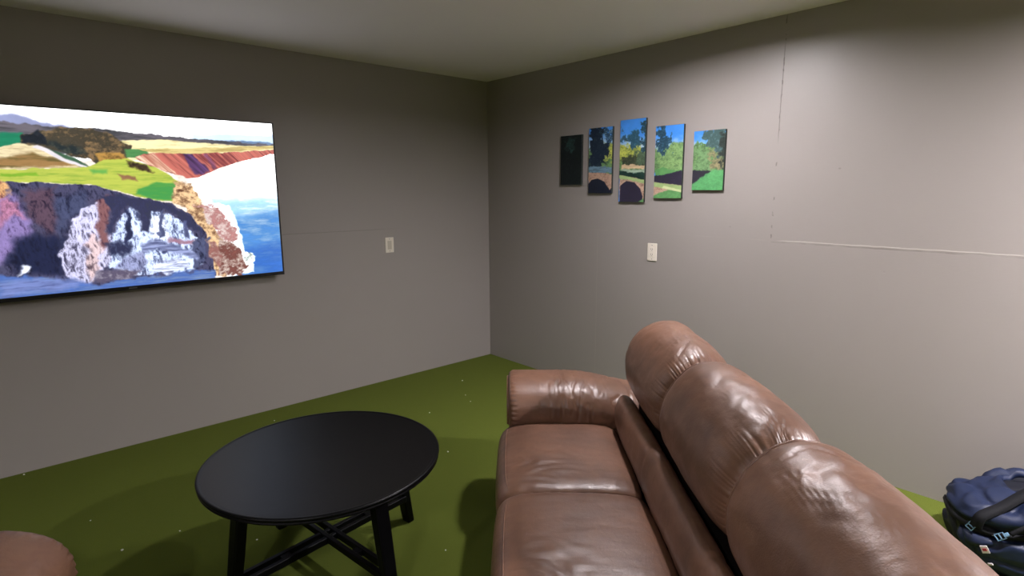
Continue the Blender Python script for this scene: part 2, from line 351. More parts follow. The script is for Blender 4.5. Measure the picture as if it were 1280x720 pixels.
 ([(1.043,0.451),(1.056,0.451),(1.052,0.291),(1.018,0.275)], (90,98,140), 0.006, 0.01, 0.3, 'n', None),
 ([(1.153,0.382),(1.17,0.381),(1.177,0.265),(1.153,0.286)], (84,90,130), 0.006, 0.01, 0.3, 'n', None),
 ([(0.703,0.125),(0.853,0.129),(0.928,0.094),(0.845,0.055),(0.704,0.062)], (96,88,112), 0.012, 0.014, 0.6, 's', (186,178,198)),
 ([(-0.225,0.153),(0.307,0.14),(0.462,0.115),(0.592,0.075),(0.695,0.045),(0.885,0.061),(1.133,0.073),(1.311,0.065),(1.305,0.004),(0.289,-0.007),(-0.246,-0.005)], (84,116,190), 0.01, 0.012, 0.45, 'h', (150,176,224)),
 ([(0.303,0.107),(0.526,0.1),(0.66,0.054),(0.293,0.026)], (120,136,196), 0.02, 0.012, 0.4, 'h', (80,90,150)),
 ([(0.398,0.173),(0.429,0.17),(0.414,0.146),(0.374,0.133)], (210,215,232), 0.008, 0.012, 0.4, 'n', None),
]
ART_PAINT = [
 ([(-0.067,0.764),(1.457,0.595),(1.497,0.007),(-0.06,-0.024)], (66,140,226), 0.002, 0, 0.05, 'n', None),
 ([(-0.065,0.526),(1.472,0.372),(1.478,0.282),(-0.063,0.345)], (168,196,220), 0.05, 0.02, 0.1, 'n', None),
 ([(-0.064,0.418),(0.338,0.397),(0.519,0.409),(0.754,0.385),(0.879,0.378),(0.997,0.411),(1.166,0.391),(1.399,0.386),(1.411,0.202),(-0.062,0.236)], (104,140,88), 0.006, 0.02, 0.35, 's', (60,90,60)),
 ([(0.893,0.357),(0.986,0.402),(1.095,0.386),(1.131,0.238),(0.898,0.234)], (128,162,104), 0.01, 0.02, 0.3, 's', (80,110,70)),
 ([(1.157,0.363),(1.244,0.339),(1.283,0.224),(1.154,0.227)], (110,146,100), 0.01, 0.02, 0.3, 's', (70,96,60)),
 ([(1.265,0.338),(1.336,0.353),(1.365,0.222),(1.262,0.224)], (140,130,98), 0.02, 0.03, 0.45, 's', (78,90,66)),
 ([(0.446,0.446),(0.552,0.45),(0.753,0.416),(0.756,0.333),(0.692,0.304),(0.45,0.324)], (176,182,84), 0.016, 0.03, 0.45, 's', (96,124,64)),
 ([(0.59,0.34),(0.832,0.329),(0.835,0.267),(0.592,0.275)], (48,58,44), 0.008, 0.015, 0.4, 's', (110,110,80)),
 ([(0.716,0.366),(0.831,0.36),(0.834,0.288),(0.719,0.281)], (78,98,76), 0.012, 0.02, 0.3, 's', None),
 ([(0.303,0.584),(0.45,0.566),(0.438,0.479),(0.498,0.377),(0.429,0.292),(0.312,0.204)], (20,34,52), 0.01, 0.03, 0.4, 's', (50,70,80)),
 ([(0.393,0.549),(0.556,0.546),(0.558,0.471),(0.468,0.456)], (36,66,92), 0.006, 0.05, 0.8, 's', (150,190,220)),
 ([(0.659,0.496),(0.71,0.513),(0.751,0.468),(0.74,0.407),(0.662,0.401)], (40,78,96), 0.008, 0.03, 0.5, 's', (90,140,170)),
 ([(0.76,0.54),(0.822,0.565),(0.832,0.329),(0.754,0.385)], (34,62,74), 0.008, 0.03, 0.45, 's', (90,140,170)),
 ([(0.592,0.49),(0.632,0.487),(0.634,0.445),(0.594,0.426)], (50,80,96), 0.008, 0.02, 0.4, 's', None),
 ([(0.873,0.53),(0.921,0.516),(0.973,0.423),(0.987,0.382),(0.93,0.325),(0.88,0.358)], (34,62,78), 0.008, 0.03, 0.45, 's', (80,130,160)),
 ([(1.225,0.481),(1.393,0.477),(1.389,0.304),(1.328,0.316),(1.264,0.366),(1.21,0.379)], (58,82,80), 0.008, 0.03, 0.45, 's', (110,140,150)),
 ([(1.31,0.447),(1.394,0.459),(1.395,0.221),(1.344,0.222)], (44,52,48), 0.01, 0.02, 0.35, 's', None),
 ([(0.002,0.581),(0.289,0.557),(0.299,0.1),(0.008,0.1)], (14,22,24), 0.004, 0, 0.5, 's', (30,44,44)),
 ([(0.086,0.504),(0.166,0.498),(0.152,0.407),(0.071,0.399)], (34,56,54), 0.01, 0.02, 0.6, 's', None),
 ([(0.295,0.285),(0.565,0.276),(0.566,0.232),(0.296,0.239)], (100,130,150), 0.006, 0.008, 0.5, 'h', (40,60,66)),
 ([(0.592,0.286),(0.834,0.277),(0.836,0.251),(0.593,0.259)], (196,172,136), 0.004, 0.006, 0.2, 'h', None),
 ([(0.593,0.253),(0.836,0.246),(0.837,0.215),(0.594,0.231)], (150,170,150), 0.004, 0.008, 0.4, 'h', (60,100,70)),
 ([(0.559,0.249),(0.695,0.229),(0.855,0.225),(0.858,0.162),(0.56,0.194)], (26,52,46), 0.004, 0.006, 0.3, 'n', None),
 ([(0.873,0.25),(0.946,0.253),(1.017,0.236),(1.103,0.238),(1.105,0.199),(0.875,0.204)], (88,142,84), 0.004, 0.006, 0.15, 'n', None),
 ([(0.85,0.199),(0.971,0.217),(1.064,0.235),(1.132,0.228),(1.136,0.139),(1.011,0.13),(0.852,0.152)], (48,44,60), 0.003, 0.004, 0.15, 'n', None),
 ([(1.12,0.233),(1.272,0.229),(1.254,0.177),(1.127,0.1)], (46,44,54), 0.003, 0.004, 0.15, 'n', None),
 ([(1.117,0.08),(1.136,0.139),(1.231,0.206),(1.282,0.228),(1.394,0.23),(1.403,0.09)], (88,156,98), 0.005, 0.004, 0.15, 's', None),
 ([(0.296,0.239),(0.431,0.236),(0.574,0.21),(0.577,0.111),(0.299,0.123)], (178,146,126), 0.003, 0.003, 0.35, 's', (130,100,90)),
 ([(0.292,0.065),(0.291,0.147),(0.328,0.187),(0.388,0.197),(0.447,0.173),(0.492,0.122),(0.515,0.066)], (22,28,44), 0.002, 0.001, 0.1, 'n', None),
 ([(0.492,0.111),(0.575,0.177),(0.579,0.067),(0.479,0.066)], (26,30,46), 0.003, 0.003, 0.2, 'n', None),
 ([(0.58,0.215),(0.696,0.197),(0.839,0.168),(1.114,0.134),(1.131,0.04),(0.587,0.011)], (182,152,132), 0.003, 0.003, 0.35, 's', (136,100,90)),
 ([(0.58,0.215),(0.696,0.197),(0.839,0.168),(1.114,0.134),(1.116,0.11),(1.012,0.11),(0.84,0.142),(0.697,0.175),(0.581,0.193)], (146,170,112), 0.003, 0.003, 0.15, 'n', None),
 ([(0.587,0.011),(0.59,0.144),(0.643,0.176),(0.711,0.164),(0.758,0.121),(0.78,0.068),(0.775,0.014)], (44,40,58), 0.002, 0.001, 0.1, 'n', None),
 ([(0.677,0.002),(0.768,0.046),(0.843,0.089),(0.847,-0.006),(0.677,-0.009)], (104,156,96), 0.005, 0.003, 0.15, 'n', None),
 ([(0.845,0.026),(0.843,0.068),(0.952,0.11),(1.023,0.12),(1.116,0.1),(1.119,0.04)], (96,150,92), 0.005, 0.004, 0.15, 's', None),
 ([(0.939,0.141),(1.104,0.105),(1.082,0.095),(0.927,0.126)], (190,200,150), 0.002, 0.001, 0.1, 'n', None),
]

def vnoise(X, Y, sx, sy, seed, octv=4, rough=0.55):
    rs = np.random.RandomState(seed); T = rs.rand(64, 64)
    out = np.zeros_like(X); amp = 1.0; tot = 0.0
    for o in range(octv):
        x = X * sx * 2 ** o + 17.3 * o; y = Y * sy * 2 ** o + 5.1 * o
        xi = np.floor(x).astype(int); yi = np.floor(y).astype(int)
        fx = x - xi; fy = y - yi; fx = fx * fx * (3 - 2 * fx); fy = fy * fy * (3 - 2 * fy)
        a = T[yi % 64, xi % 64]; b = T[yi % 64, (xi + 1) % 64]; c = T[(yi + 1) % 64, xi % 64]; d = T[(yi + 1) % 64, (xi + 1) % 64]
        out += amp * ((a * (1 - fx) + b * fx) * (1 - fy) + (c * (1 - fx) + d * fx) * fy); tot += amp; amp *= rough
    return out / tot
def signed_dist(X, Y, pts):
    n = len(pts); inside = np.zeros(X.shape, bool); best = np.full(X.shape, 1e9)
    for i in range(n):
        x0, y0 = pts[i]; x1, y1 = pts[(i + 1) % n]
        dx, dy = x1 - x0, y1 - y0; L = dx * dx + dy * dy + 1e-12
        t = np.clip(((X - x0) * dx + (Y - y0) * dy) / L, 0, 1)
        best = np.minimum(best, (X - x0 - t * dx) ** 2 + (Y - y0 - t * dy) ** 2)
        if y0 != y1:
            c = ((y0 > Y) != (y1 > Y)) & (X < (x1 - x0) * (Y - y0) / (y1 - y0) + x0)
            inside ^= c
    d = np.sqrt(best); return np.where(inside, d, -d)
def paint(X, Y, layers, seed=1, k=1.0):
    img = np.full(X.shape + (3,), 0.72)
    for li, (pts, c, feather, warp, tex, kind, c2) in enumerate(layers):
        s = seed + li * 3
        wx = X + warp * 2 * (vnoise(X, Y, 22 / k, 22 / k, s, 4) - 0.5) * 2; wy = Y + warp * 2 * (vnoise(X, Y, 22 / k, 22 / k, s + 1, 4) - 0.5) * 2
        d = signed_dist(wx, wy, pts)
        a = np.clip(d / max(feather, 1e-4) * 0.5 + 0.5, 0, 1); a = (a * a * (3 - 2 * a))[..., None]
        f = {'n': (14, 14), 's': (60, 75), 'h': (12, 120), 'w': (16, 90), 'v': (70, 26), 'd': (60, 60)}[kind]
        if kind == 'd': t = vnoise(X * 1.0 + Y * 1.0, Y * 0.22, 64, 30, s + 2, 4, 0.6)
        elif kind == 'v':
            qx = X + 0.03 * vnoise(X, Y, 20 / k, 14 / k, s + 7, 3) + 0.12 * Y; qy = Y + 0.03 * vnoise(X, Y, 18 / k, 18 / k, s + 8, 3)
            rid = 1 - np.abs(2 * vnoise(qx, qy, 52 / k, 18 / k, s + 5, 5, 0.7) - 1) * 2.2
            t = 0.45 * vnoise(qx, qy, 34 / k, 12 / k, s + 2, 5, 0.7) + 0.55 * (0.18 + 0.62 * rid)
        else: t = 0.55 * vnoise(X, Y, f[0] / k, f[1] / k, s + 2, 4, 0.7) + 0.45 * vnoise(X, Y, f[0] * 0.4 / k, f[1] * 0.4 / k, s + 9, 3, 0.6)
        t = np.clip((t - 0.5) * 3.0, -1, 1)[..., None]
        col = np.array(c, float) / 255
        if c2 is not None:
            m = np.clip(-t * (0.6 + tex) + 0.25 * tex, 0, 1); cc = col * (1 - m) + np.array(c2, float) / 255 * m; cc = cc * (1 + 0.35 * tex * t)
        else: cc = col * (1 + tex * t)
        img = img * (1 - a) + np.clip(cc, 0, 1) * a
    return img
def srgb2lin(a): return np.where(a <= 0.04045, a / 12.92, ((a + 0.055) / 1.055) ** 2.4)
def picture_mesh(name, U, V, img, to3d, m, parent, boost=0.0):
    ny, nx = U.shape
    co = to3d(U.ravel(), V.ravel())
    me = bpy.data.meshes.new(name)
    idx = np.arange(nx * ny).reshape(ny, nx)
    q = np.stack([idx[:-1, :-1], idx[:-1, 1:], idx[1:, 1:], idx[1:, :-1]], -1).reshape(-1, 4)
    me.vertices.add(nx * ny); me.vertices.foreach_set('co', co.astype(np.float32).ravel())
    me.loops.add(q.size); me.loops.foreach_set('vertex_index', q.ravel().astype(np.int32))
    me.polygons.add(len(q)); me.polygons.foreach_set('loop_start', np.arange(0, q.size, 4, dtype=np.int32))
    me.update(calc_edges=True); me.validate()
    at = me.color_attributes.new('paint', 'FLOAT_COLOR', 'POINT')
    c = np.ones((nx * ny, 4), np.float32); c[:, :3] = srgb2lin(img.reshape(-1, 3)); c[:, :3] *= 1 + boost * c[:, :3].min(1, keepdims=True) ** 2; at.data.foreach_set('color', c.ravel())
    me.materials.append(m)
    o = bpy.data.objects.new(name, me); return link(o, parent)

# ------------------------------------------------------------------ the room
X0, Y0 = -8.5, -8.5
def struct(name, bm, m): return tag(obj(name, bm, m), kind='structure')
b = bmesh.new(); box(b, X0 - .1, .1, Y0 - .1, .1, -.1, 0); struct('floor', b, M_turf)
b = bmesh.new(); box(b, X0 - .1, .1, Y0 - .1, .1, H, H + .1); struct('ceiling', b, M_ceil)
b = bmesh.new(); box(b, X0 - .1, .1, 0, .1, 0, H); struct('wall_left', b, M_wl)
b = bmesh.new(); box(b, 0, .1, Y0, 0, 0, H); struct('wall_right', b, M_wr)
b = bmesh.new(); box(b, X0 - .1, .1, Y0 - .1, Y0, 0, H); struct('wall_back', b, M_wl)
b = bmesh.new(); box(b, X0 - .1, X0, Y0, 0, 0, H); struct('wall_far', b, M_wr)

# ceiling lamps
glow = {}
def lens_mat(v):
    if v not in glow:
        g = G('lamp_lens'); g.set(Base_Color=(0.8, 0.8, 0.8)); g.b.inputs['Emission Color'].default_value = (*LAMP_COL, 1); g.b.inputs['Emission Strength'].default_value = v
        glow[v] = g.m
    return glow[v]
lamp_labels = ['round white ceiling light above the far end of the sofa, by the right wall', 'round white ceiling light near the right wall behind the sofa',
               'round white ceiling light behind the brown armchair', 'round white ceiling light at the back of the room behind the viewer',
               'round white ceiling light at the far left of the room']
for (x, y, v), lb in zip(CEILING_LAMPS, lamp_labels):
    e = empty('ceiling_light', (x, y, H)); tag(e, lb, 'ceiling light', 'round lights in the ceiling')
    b = bmesh.new(); lathe(b, [(0.068, -0.001), (0.070, -0.020), (0.074, -0.023), (0.082, -0.021), (0.090, -0.006), (0.094, -0.001), (0.068, -0.001)], 64)
    obj('trim_ring', b, M_trim, e, True)
    b = bmesh.new(); lathe(b, [(0.0, -0.006), (0.066, -0.006), (0.0665, -0.0015), (0.0, -0.0015)], 48)
    obj('lens', b, lens_mat(v), e)

# ------------------------------------------------------------------ television
tvx0, tvx1, tvz0, tvz1 = -3.61, -1.878, 0.962, 1.955
tv = empty('television', ((tvx0 + tvx1) / 2, -0.0, tvz0)); tag(tv, 'large thin wall-mounted television showing a green clifftop golf course above the sea', 'television')
def tvl(x0, x1, y0, y1, z0, z1): return (x0 - tv.location.x, x1 - tv.location.x, y0, y1, z0 - tvz0, z1 - tvz0)
b = bmesh.new()
bz = 0.010
for a in ((tvx0, tvx0 + bz, tvz0, tvz1), (tvx1 - bz, tvx1, tvz0, tvz1), (tvx0 + bz, tvx1 - bz, tvz0, tvz0 + 0.022), (tvx0 + bz, tvx1 - bz, tvz1 - 0.006, tvz1)):
    box(b, *tvl(a[0], a[1], -0.088, -0.072, a[2], a[3]))
obj('bezel', b, M_bez, tv)
b = bmesh.new(); box(b, *tvl(tvx0 + .002, tvx1 - .002, -0.076, -0.064, tvz0 + .002, tvz1 - .002), bevel=.003); obj('back_panel', b, M_bez, tv)
b = bmesh.new(); box(b, *tvl(tvx0 + .12, tvx1 - .12, -0.066, -0.026, tvz0 + .02, tvz0 + .52), bevel=.008); obj('electronics_housing', b, M_bez, tv)
b = bmesh.new(); box(b, *tvl(-2.95, -2.54, -0.03, 0.0, tvz0 + .28, tvz0 + .62), bevel=.003); obj('wall_mount', b, M_metal, tv)
b = bmesh.new(); box(b, *tvl(-2.765, -2.725, -0.0893, -0.0878, tvz0 + .007, tvz0 + .014)); obj('logo', b, M_metal, tv)
nx, ny = 560, 316
sx0, sx1, sz0, sz1 = tvx0 + bz, tvx1 - bz, tvz0 + .022, tvz1 - .006
U, V = np.meshgrid(np.linspace(sx0 + 3.61, sx1 + 3.61, nx), np.linspace(sz0 - .965, sz1 - .965, ny))
img = paint(U, V, TV_PAINT, 3)
M_screen = mat_attr('screen_picture', TV_GAIN)
picture_mesh('screen', U, V, img, lambda u, v: np.stack([u - 3.61 - tv.location.x, np.full_like(u, -0.0868), v + .965 - tvz0], -1), M_screen, tv, 1.8)

# ------------------------------------------------------------------ five canvas panels on the right wall
M_art = mat_attr('canvas_print', 0, 0.45)
panels = [(0.897, 1.110, 1.554, 1.918, 'smallest and darkest canvas panel, nearest the corner, showing shaded trees'),
          (1.178, 1.393, 1.491, 1.953, 'canvas panel of dark pine branches and a stone arch, between darkest and tallest panels'),
          (1.458, 1.668, 1.432, 1.985, 'tallest canvas panel, in the middle of the five, with blue sky over a bridge arch'),
          (1.745, 1.952, 1.459, 1.921, 'canvas panel with plain blue sky, round shrubs and bridge end, right of the tallest'),
          (2.024, 2.231, 1.510, 1.868, 'rightmost canvas panel with a large tree over a bright green lawn')]
for a0, a1, z0, z1, lb in panels:
    e = empty('canvas_panel', (0, -(a0 + a1) / 2, z0)); tag(e, lb, 'wall picture', 'five canvas panels on the right wall')
    w = (a1 - a0) / 2
    b = bmesh.new(); box(b, -0.0175, 0.0, -w, w, 0, z1 - z0, bevel=.0015, seg=1); obj('stretcher_frame', b, M_side, e)
    n1 = 80; n2 = int(80 * (z1 - z0) / (a1 - a0))
    U, V = np.meshgrid(np.linspace(a0 + .001 - .88, a1 - .001 - .88, n1), np.linspace(z0 + .001 - 1.40, z1 - .001 - 1.40, n2))
    img = paint(U, V, ART_PAINT, 11, 0.55)
    yc = e.location.y
    picture_mesh('canvas', U, V, img, lambda u, v: np.stack([np.full_like(u, -0.0185), -(u + .88) - yc, v + 1.40 - z0], -1), M_art, e)

# ------------------------------------------------------------------ wall plates
def wall_plate(loc, rz, label, outlet):
    e = empty('wall_plate', loc, rz); tag(e, label, 'wall plate', 'white wall plates')
    b = bmesh.new(); box(b, -.037, .037, -.006, 0, -.06, .06, bevel=.003, seg=3); obj('cover', b, M_plate, e)
    b = bmesh.new(); box(b, -.017, .017, -.0085, -.005, -.034, .034, bevel=.0015); ins = obj('insert', b, M_plate2 if not outlet else M_plate, e)
    for z in (-.047, .047):
        b = bmesh.new(); lathe(b, [(0, .0012), (.0028, .001), (.003, 0)], 16)
        for v in b.verts: v.co = Vector((v.co.x, -.006 - v.co.z, v.co.y + z))
        obj('screw', b, M_metal, e)
    if outlet:
        for zc in (-.018, .018):
            for x in (-.0062, .0062):
                b = bmesh.new(); box(b, x - .0011, x + .0011, -.0090, -.0080, zc - .004 + .003, zc + .004 + .003); obj('slot', b, M_slot, ins)
            b = bmesh.new(); box(b, -.002, .002, -.0090, -.0080, zc - .0085, zc - .005, bevel=.0); obj('slot', b, M_slot, ins)
wall_plate((-1.018, 0, 1.096), 0, 'white wall plate with an ivory insert on the left wall beside the television', False)
wall_plate((0, -1.741, 1.097), -math.pi / 2, 'white outlet plate on the right wall below the canvas panels', True)

# ------------------------------------------------------------------ round black coffee table
tb = empty('coffee_table', (-2.416, -1.876, 0), R(8)); tag(tb, 'round black coffee table with four legs and crossed stretchers on the green turf', 'table')
b = bmesh.new()
lathe(b, [(0, .482), (.435, .482), (.4405, .4835), (.4445, .4850), (.449, .4845), (.4525, .482), (.454, .478), (.4525, .4735), (.4490, .4715), (.4485, .469), (.4515, .4665), (.4515, .4625), (.447, .459), (.43, .457), (0, .457)], 160)
obj('tabletop', b, M_black, tb, True)
m = bpy.data.objects['tabletop']; 
b = bmesh.new(); lathe(b, [(.318, .458), (.318, .415), (.336, .415), (.336, .458), (.318, .458)], 96); obj('apron', b, M_black, tb)
for k in range(4):
    a = k * math.pi / 2; c, s = math.cos(a), math.sin(a)
    b = bmesh.new()
    rt, rb, ht, wt, wb = .335, .405, .458, .029, .024
    rings = []
    for z, rr, w in ((0, rb, wb * .9), (.004, rb, wb), (.25, (rt * .55 + rb * .45), .028), (ht, rt, wt)):
        ring = []
        for (dx, dy) in ((-1, -1), (-.72, -1), (.72, -1), (1, -1), (1, -.72), (1, .72), (1, 1), (.72, 1), (-.72, 1), (-1, 1), (-1, .72), (-1, -.72)):
            if abs(dx) == 1 and abs(dy) == 1: dx *= .93; dy *= .93
            x = rr + dx * w * .72; y = dy * w
            ring.append(b.verts.new((x * c - y * s, x * s + y * c, z)))
        rings.append(ring)
    for p, q in zip(rings, rings[1:]):
        for i in range(12): b.faces.new((p[i], p[(i + 1) % 12], q[(i + 1) % 12], q[i]))
    b.faces.new(rings[0]); b.faces.new(rings[-1])
    obj('leg', b, M_black, tb)
for k, (z0, z1) in enumerate(((.118, .146), (.1215, .1495))):
    a = k * math.pi / 2
    for off in (-.0215, .0215):
        b = bmesh.new(); box(b, -.375, .375, off - .0095, off + .0095, z0, z1, bevel=.002, seg=1, M=Matrix.Rotation(a, 4, 'Z')); obj('stretcher', b, M_black, tb)
    for t in (-.19, .19):
        b = bmesh.new(); box(b, t - .018, t + .018, -.013, .013, z0 + .003, z1 - .003, M=Matrix.Rotation(a, 4, 'Z')); obj('spacer', b, M_black, tb)

# ------------------------------------------------------------------ leather seating
def sweep(bm, prof, xs, fn, cap=True):
    """prof: closed list of (a, z); fn(x, i, a, z) -> (x, a, z)."""
    rings = []
    for x in xs:
        rings.append([bm.verts.new(fn(x, i / len(prof), p[0], p[1])) for i, p in enumerate(prof)])
    n = len(prof)
    for p, q in zip(rings, rings[1:]):
        for i in range(n): bm.faces.new((p[i], p[(i + 1) % n], q[(i + 1) % n], q[i]))
    if cap:
        for r in (rings[0], rings[-1]):
            c = Vector((0, 0, 0))
            for v in r: c += v.co
            cv = bm.verts.new(c / n)
            for i in range(n): bm.faces.new((r[i], r[(i + 1) % n], cv))
    return rings
BACK = catmull([(-.600, .640), (-.556, .690), (-.542, .765), (-.556, .835), (-.592, .90), (-.648, .947), (-.712, .968), (-.770, .962), (-.815, .930), (-.838, .87), (-.845, .78), (-.845, .60), (-.83, .45), (-.74, .45), (-.71, .56), (-.675, .63)], 24)
def back_cushion(x0, x1, seed, parent):
    cy, cz = -.72, .74; L = x1 - x0
    xs = [x0 + L * (0.5 - 0.5 * math.cos(math.pi * t / 64)) * 0.55 + L * (t / 64) * 0.45 for t in range(65)]
    def fn(x, t, y, z):
        dn = x - x0; df = x1 - x
        # puff: pinched at the near seam, rounder piped edge at the far seam
        s = 1 - .20 * math.exp(-dn / .026) - .10 * math.exp(-dn / .10) - .13 * math.exp(-(df / .022)) - .05 * math.exp(-df / .09)
        dy, dz = y - cy, z - cz
        front = 1.0 if t < .62 else 0.2
        # gathers running into the near seam
        ph = t * 205 + 7 * N(t * 22, seed) + 6 * dn
        g_ = -(1 - abs(math.sin(ph))) ** 2.2 * (.65 + .9 * N(t * 40, seed * 3.1)) + .5 * N(t * 60, dn * 8, seed)
        reach = .030 + .035 * max(0, N(t * 26, seed + 3))
        s += front * .075 * g_ * math.exp(-(dn / reach)) * sstep(0, .008, dn) * (1 - .6 * sstep(.33, .42, t))
        # slack creases that run back over the crown
        cr = N(x * 15 + seed * 7, t * 26, seed) ; cr2 = N(x * 19 + 2 * N(t * 9, x * 3, seed), t * 7 + seed, 2.2)
        crown = math.exp(-((t - .36) / .10) ** 2)
        s += front * (-.030 * crown * max(0, .13 - abs(cr2)) / .13 * (0.4 + .6 * sstep(-.1, .3, N(x * 5, t * 5, seed))) * sstep(0, .08, df) * .55 + .012 * cr)
        s += .022 * N(x * 4.5, t * 8, seed + 9) * front
        sag = -.016 * math.exp(-(dn / .07)) * sstep(.25, .4, t) * (1 if t < .6 else 0)
        return (x, cy + dy * s, cz + dz * s + sag)
    b = bmesh.new(); sweep(b, BACK, xs, fn)
    o = obj('back_cushion', b, M_lea, parent, True)
    # piping along the far seam
    pts = []
    for i in range(20, 190, 2):
        y, z = BACK[i]
        q = fn(x1 - .016, i / len(BACK), y, z)
        pts.append((x1 - .016, q[1] + (q[1] - cy) * .004, q[2] + (q[2] - cz) * .01))
    b = bmesh.new(); tube(b, pts, .0034, 6); obj('piping', b, M_lea, o, True)
    return o
LUM = catmull([(-.535, .440), (-.512, .480), (-.502, .530), (-.508, .582), (-.523, .622), (-.545, .640), (-.574, .630), (-.594, .58), (-.612, .50), (-.62, .44)], 8)
def lumbar_pad(x0, x1, nicks, seed, parent):
    cy, cz = -.56, .53; L = x1 - x0
    nn = int(L / .0115); xs = [x0 + L * t / nn for t in range(nn + 1)]
    def fn(x, t, y, z):
        de = min(x - x0, x1 - x)
        s = 1 - .55 * math.exp(-de / .030) - .12 * math.exp(-de / .12)
        for q in nicks: s -= (.07 * math.exp(-abs(x - q) / .006) + .03 * N(x * 60, t * 12, seed) * math.exp(-abs(x - q) / .05))
        s += .05 * N(x * 5, t * 5, seed) + .02 * N(x * 22, t * 8, seed)
        return (x, cy + (y - cy) * s, cz + (z - cz) * s)
    b = bmesh.new(); sweep(b, LUM, xs, fn); return obj('lumbar_pad', b, M_lea, parent, True)
SEAT = catmull([(-.53, .30), (-.53, .42), (-.505, .462), (-.42, .482), (-.26, .488), (-.12, .487), (-.040, .472), (-.001, .438), (.012, .39), (.004, .335), (-.03, .30), (-.30, .29)], 10)
def seat_cushion(x0, x1, seed, parent):
    cy, cz = -.30, .37; L = x1 - x0
    xs = [x0 + L * (0.5 - 0.5 * math.cos(math.pi * t / 56)) * .6 + L * t / 56 * .4 for t in range(57)]
    def fn(x, t, y, z):
        dn = x - x0; df = x1 - x; de = min(dn, df)
        e = math.exp(-de / .016)
        zz = cz + (z - cz) * (1 - .13 * e - .06 * math.exp(-de / .08))
        yy = cy + (y - cy) * (1 - .055 * e - .03 * math.exp(-de / .10))
        top = sstep(cz, cz + .08, z)
        zz += top * (.004 * N(x * 4, y * 4, seed) + .0009 * N(x * 34, y * 9, seed) + .0035 * N(x * 14, y * 45, seed) * math.exp(-de / .07))
        # slack puckers in the middle of the seat edge
        r = math.hypot(x - (x0 + .30 * L), y + .15)
        zz += top * .0035 * math.exp(-(r / .12) ** 2) * math.sin(N(x * 9, y * 6, seed) * 22)
        return (x, yy, zz)
    b = bmesh.new(); sweep(b, SEAT, xs, fn); o = obj('seat_cushion', b, M_lea, parent, True)
    pts = []
    for k in range(0, 41):
        x = x0 + .012 + (L - .024) * k / 40
        e = math.exp(-min(x - x0, x1 - x) / .03)
        pts.append(fn(x, 0, -.026 - .03 * e, .4672))
    b = bmesh.new(); tube(b, pts, .0022, 6); obj('piping', b, M_lea, o, True)
    return o
ARM = catmull([(-.165, .430), (-.196, .475), (-.198, .545), (-.165, .605), (-.100, .640), (-.01, .652), (.085, .642), (.160, .605), (.196, .545), (.196, .475), (.165, .430), (.0, .415)], 10)
def arm(xc, seed, parent, yb=-.70):
    cz = .53
    ys = [-.040 + (yb + .040) * t / 110 for t in range(111)]
    def fn(y, t, x, z):
        d = -.040 - y; db = y - yb
        s = 1 - .10 * math.exp(-d / .010) - .05 * math.exp(-db / .03) - .05 * sstep(.35, .66, d)
        ph = t * 230
        s += .020 * (math.sin(ph) + N(t * 60, seed) * .8) * math.exp(-((d - .022) / .012) ** 2)      # ruched front seam
        s += (.016 * N(d * 38, t * 26, 1.3) - .03 * max(0, .12 - abs(N(d * 30 + 2 * t, t * 9 + seed, 1.3))) / .12) * math.exp(-((d - .30) / .13) ** 2)
        s += -.07 * max(0, .16 - abs(N(d * 26, t * 7 + seed, 4.3))) / .16 * sstep(.42, .54, d) * .7
        s += .018 * N(d * 6, t * 6, seed)
        drop = -.055 * sstep(.25, .66, d) * sstep(.42, .62, z)
        return (xc + x * s, y, cz + (z - cz) * s + drop)
    b = bmesh.new(); sweep(b, ARM, ys, fn); o = obj('arm_pad', b, M_lea, parent, True)
    # front facing of the arm and its panel below
    b = bmesh.new()
    P = [(xc + x * .82, .53 + (z - .53) * .82) for x, z in ARM]
    r0 = [b.verts.new((x, -.045, z)) for x, z in P]; r1 = [b.verts.new((xc + (x - xc) * .96, -.030, .53 + (z - .53) * .96)) for x, z in P]
    for i in range(len(P)): b.faces.new((r0[i], r0[(i + 1) % len(P)], r1[(i + 1) % len(P)], r1[i]))
    b.faces.new(r1); obj('arm_facing', b, M_lea, parent)
    b = bmesh.new(); box(b, xc - .155, xc + .155, -.83, -.055, .035, .46, bevel=.03, seg=4); obj('arm_panel', b, M_lea, parent, True)
    return o
def recliner(name, loc, rz, n, label, cat, w=.5965):
    e = empty(name, loc, rz); tag(e, label, cat)
    half = n * w / 2
    for k in range(n):
        x0 = half - (k + 1) * w; x1 = half - k * w
        seat_cushion(x0 + .001, x1 - .001, 3.1 + k * 5.7, e)
        back_cushion(x0, x1, 2.3 + k * 4.9, e)
        b = bmesh.new(); box(b, x0 + .004, x1 - .004, -.09, -.022, .055, .34, bevel=.025, seg=4); obj('footrest_panel', b, M_lea, e, True)
    lumbar_pad(-half, half, [half - k * w for k in range(1, n)], 1.7, e)
    arm(half + .165, 5.5, e); arm(-half - .165, 8.5, e)
    b = bmesh.new(); box(b, -half, half, -.72, -.10, .05, .36); obj('seat_base', b, M_dark, e)
    b = bmesh.new(); box(b, -half + .002, half - .002, -.80, -.625, .10, .66, bevel=.02); obj('back_frame', b, M_dark, e)
    b = bmesh.new(); box(b, -half - .02, half + .02, -.845, -.80, .06, .74, bevel=.018, seg=3); obj('rear_panel', b, M_lea, e, True)
    for sx in (-1, 1):
        for y in (-.13, -.76):
            b = bmesh.new(); box(b, sx * (half + .08) - .03, sx * (half + .08) + .03, y - .03, y + .03, 0, .06, bevel=.005); obj('foot', b, M_black, e)
    return e
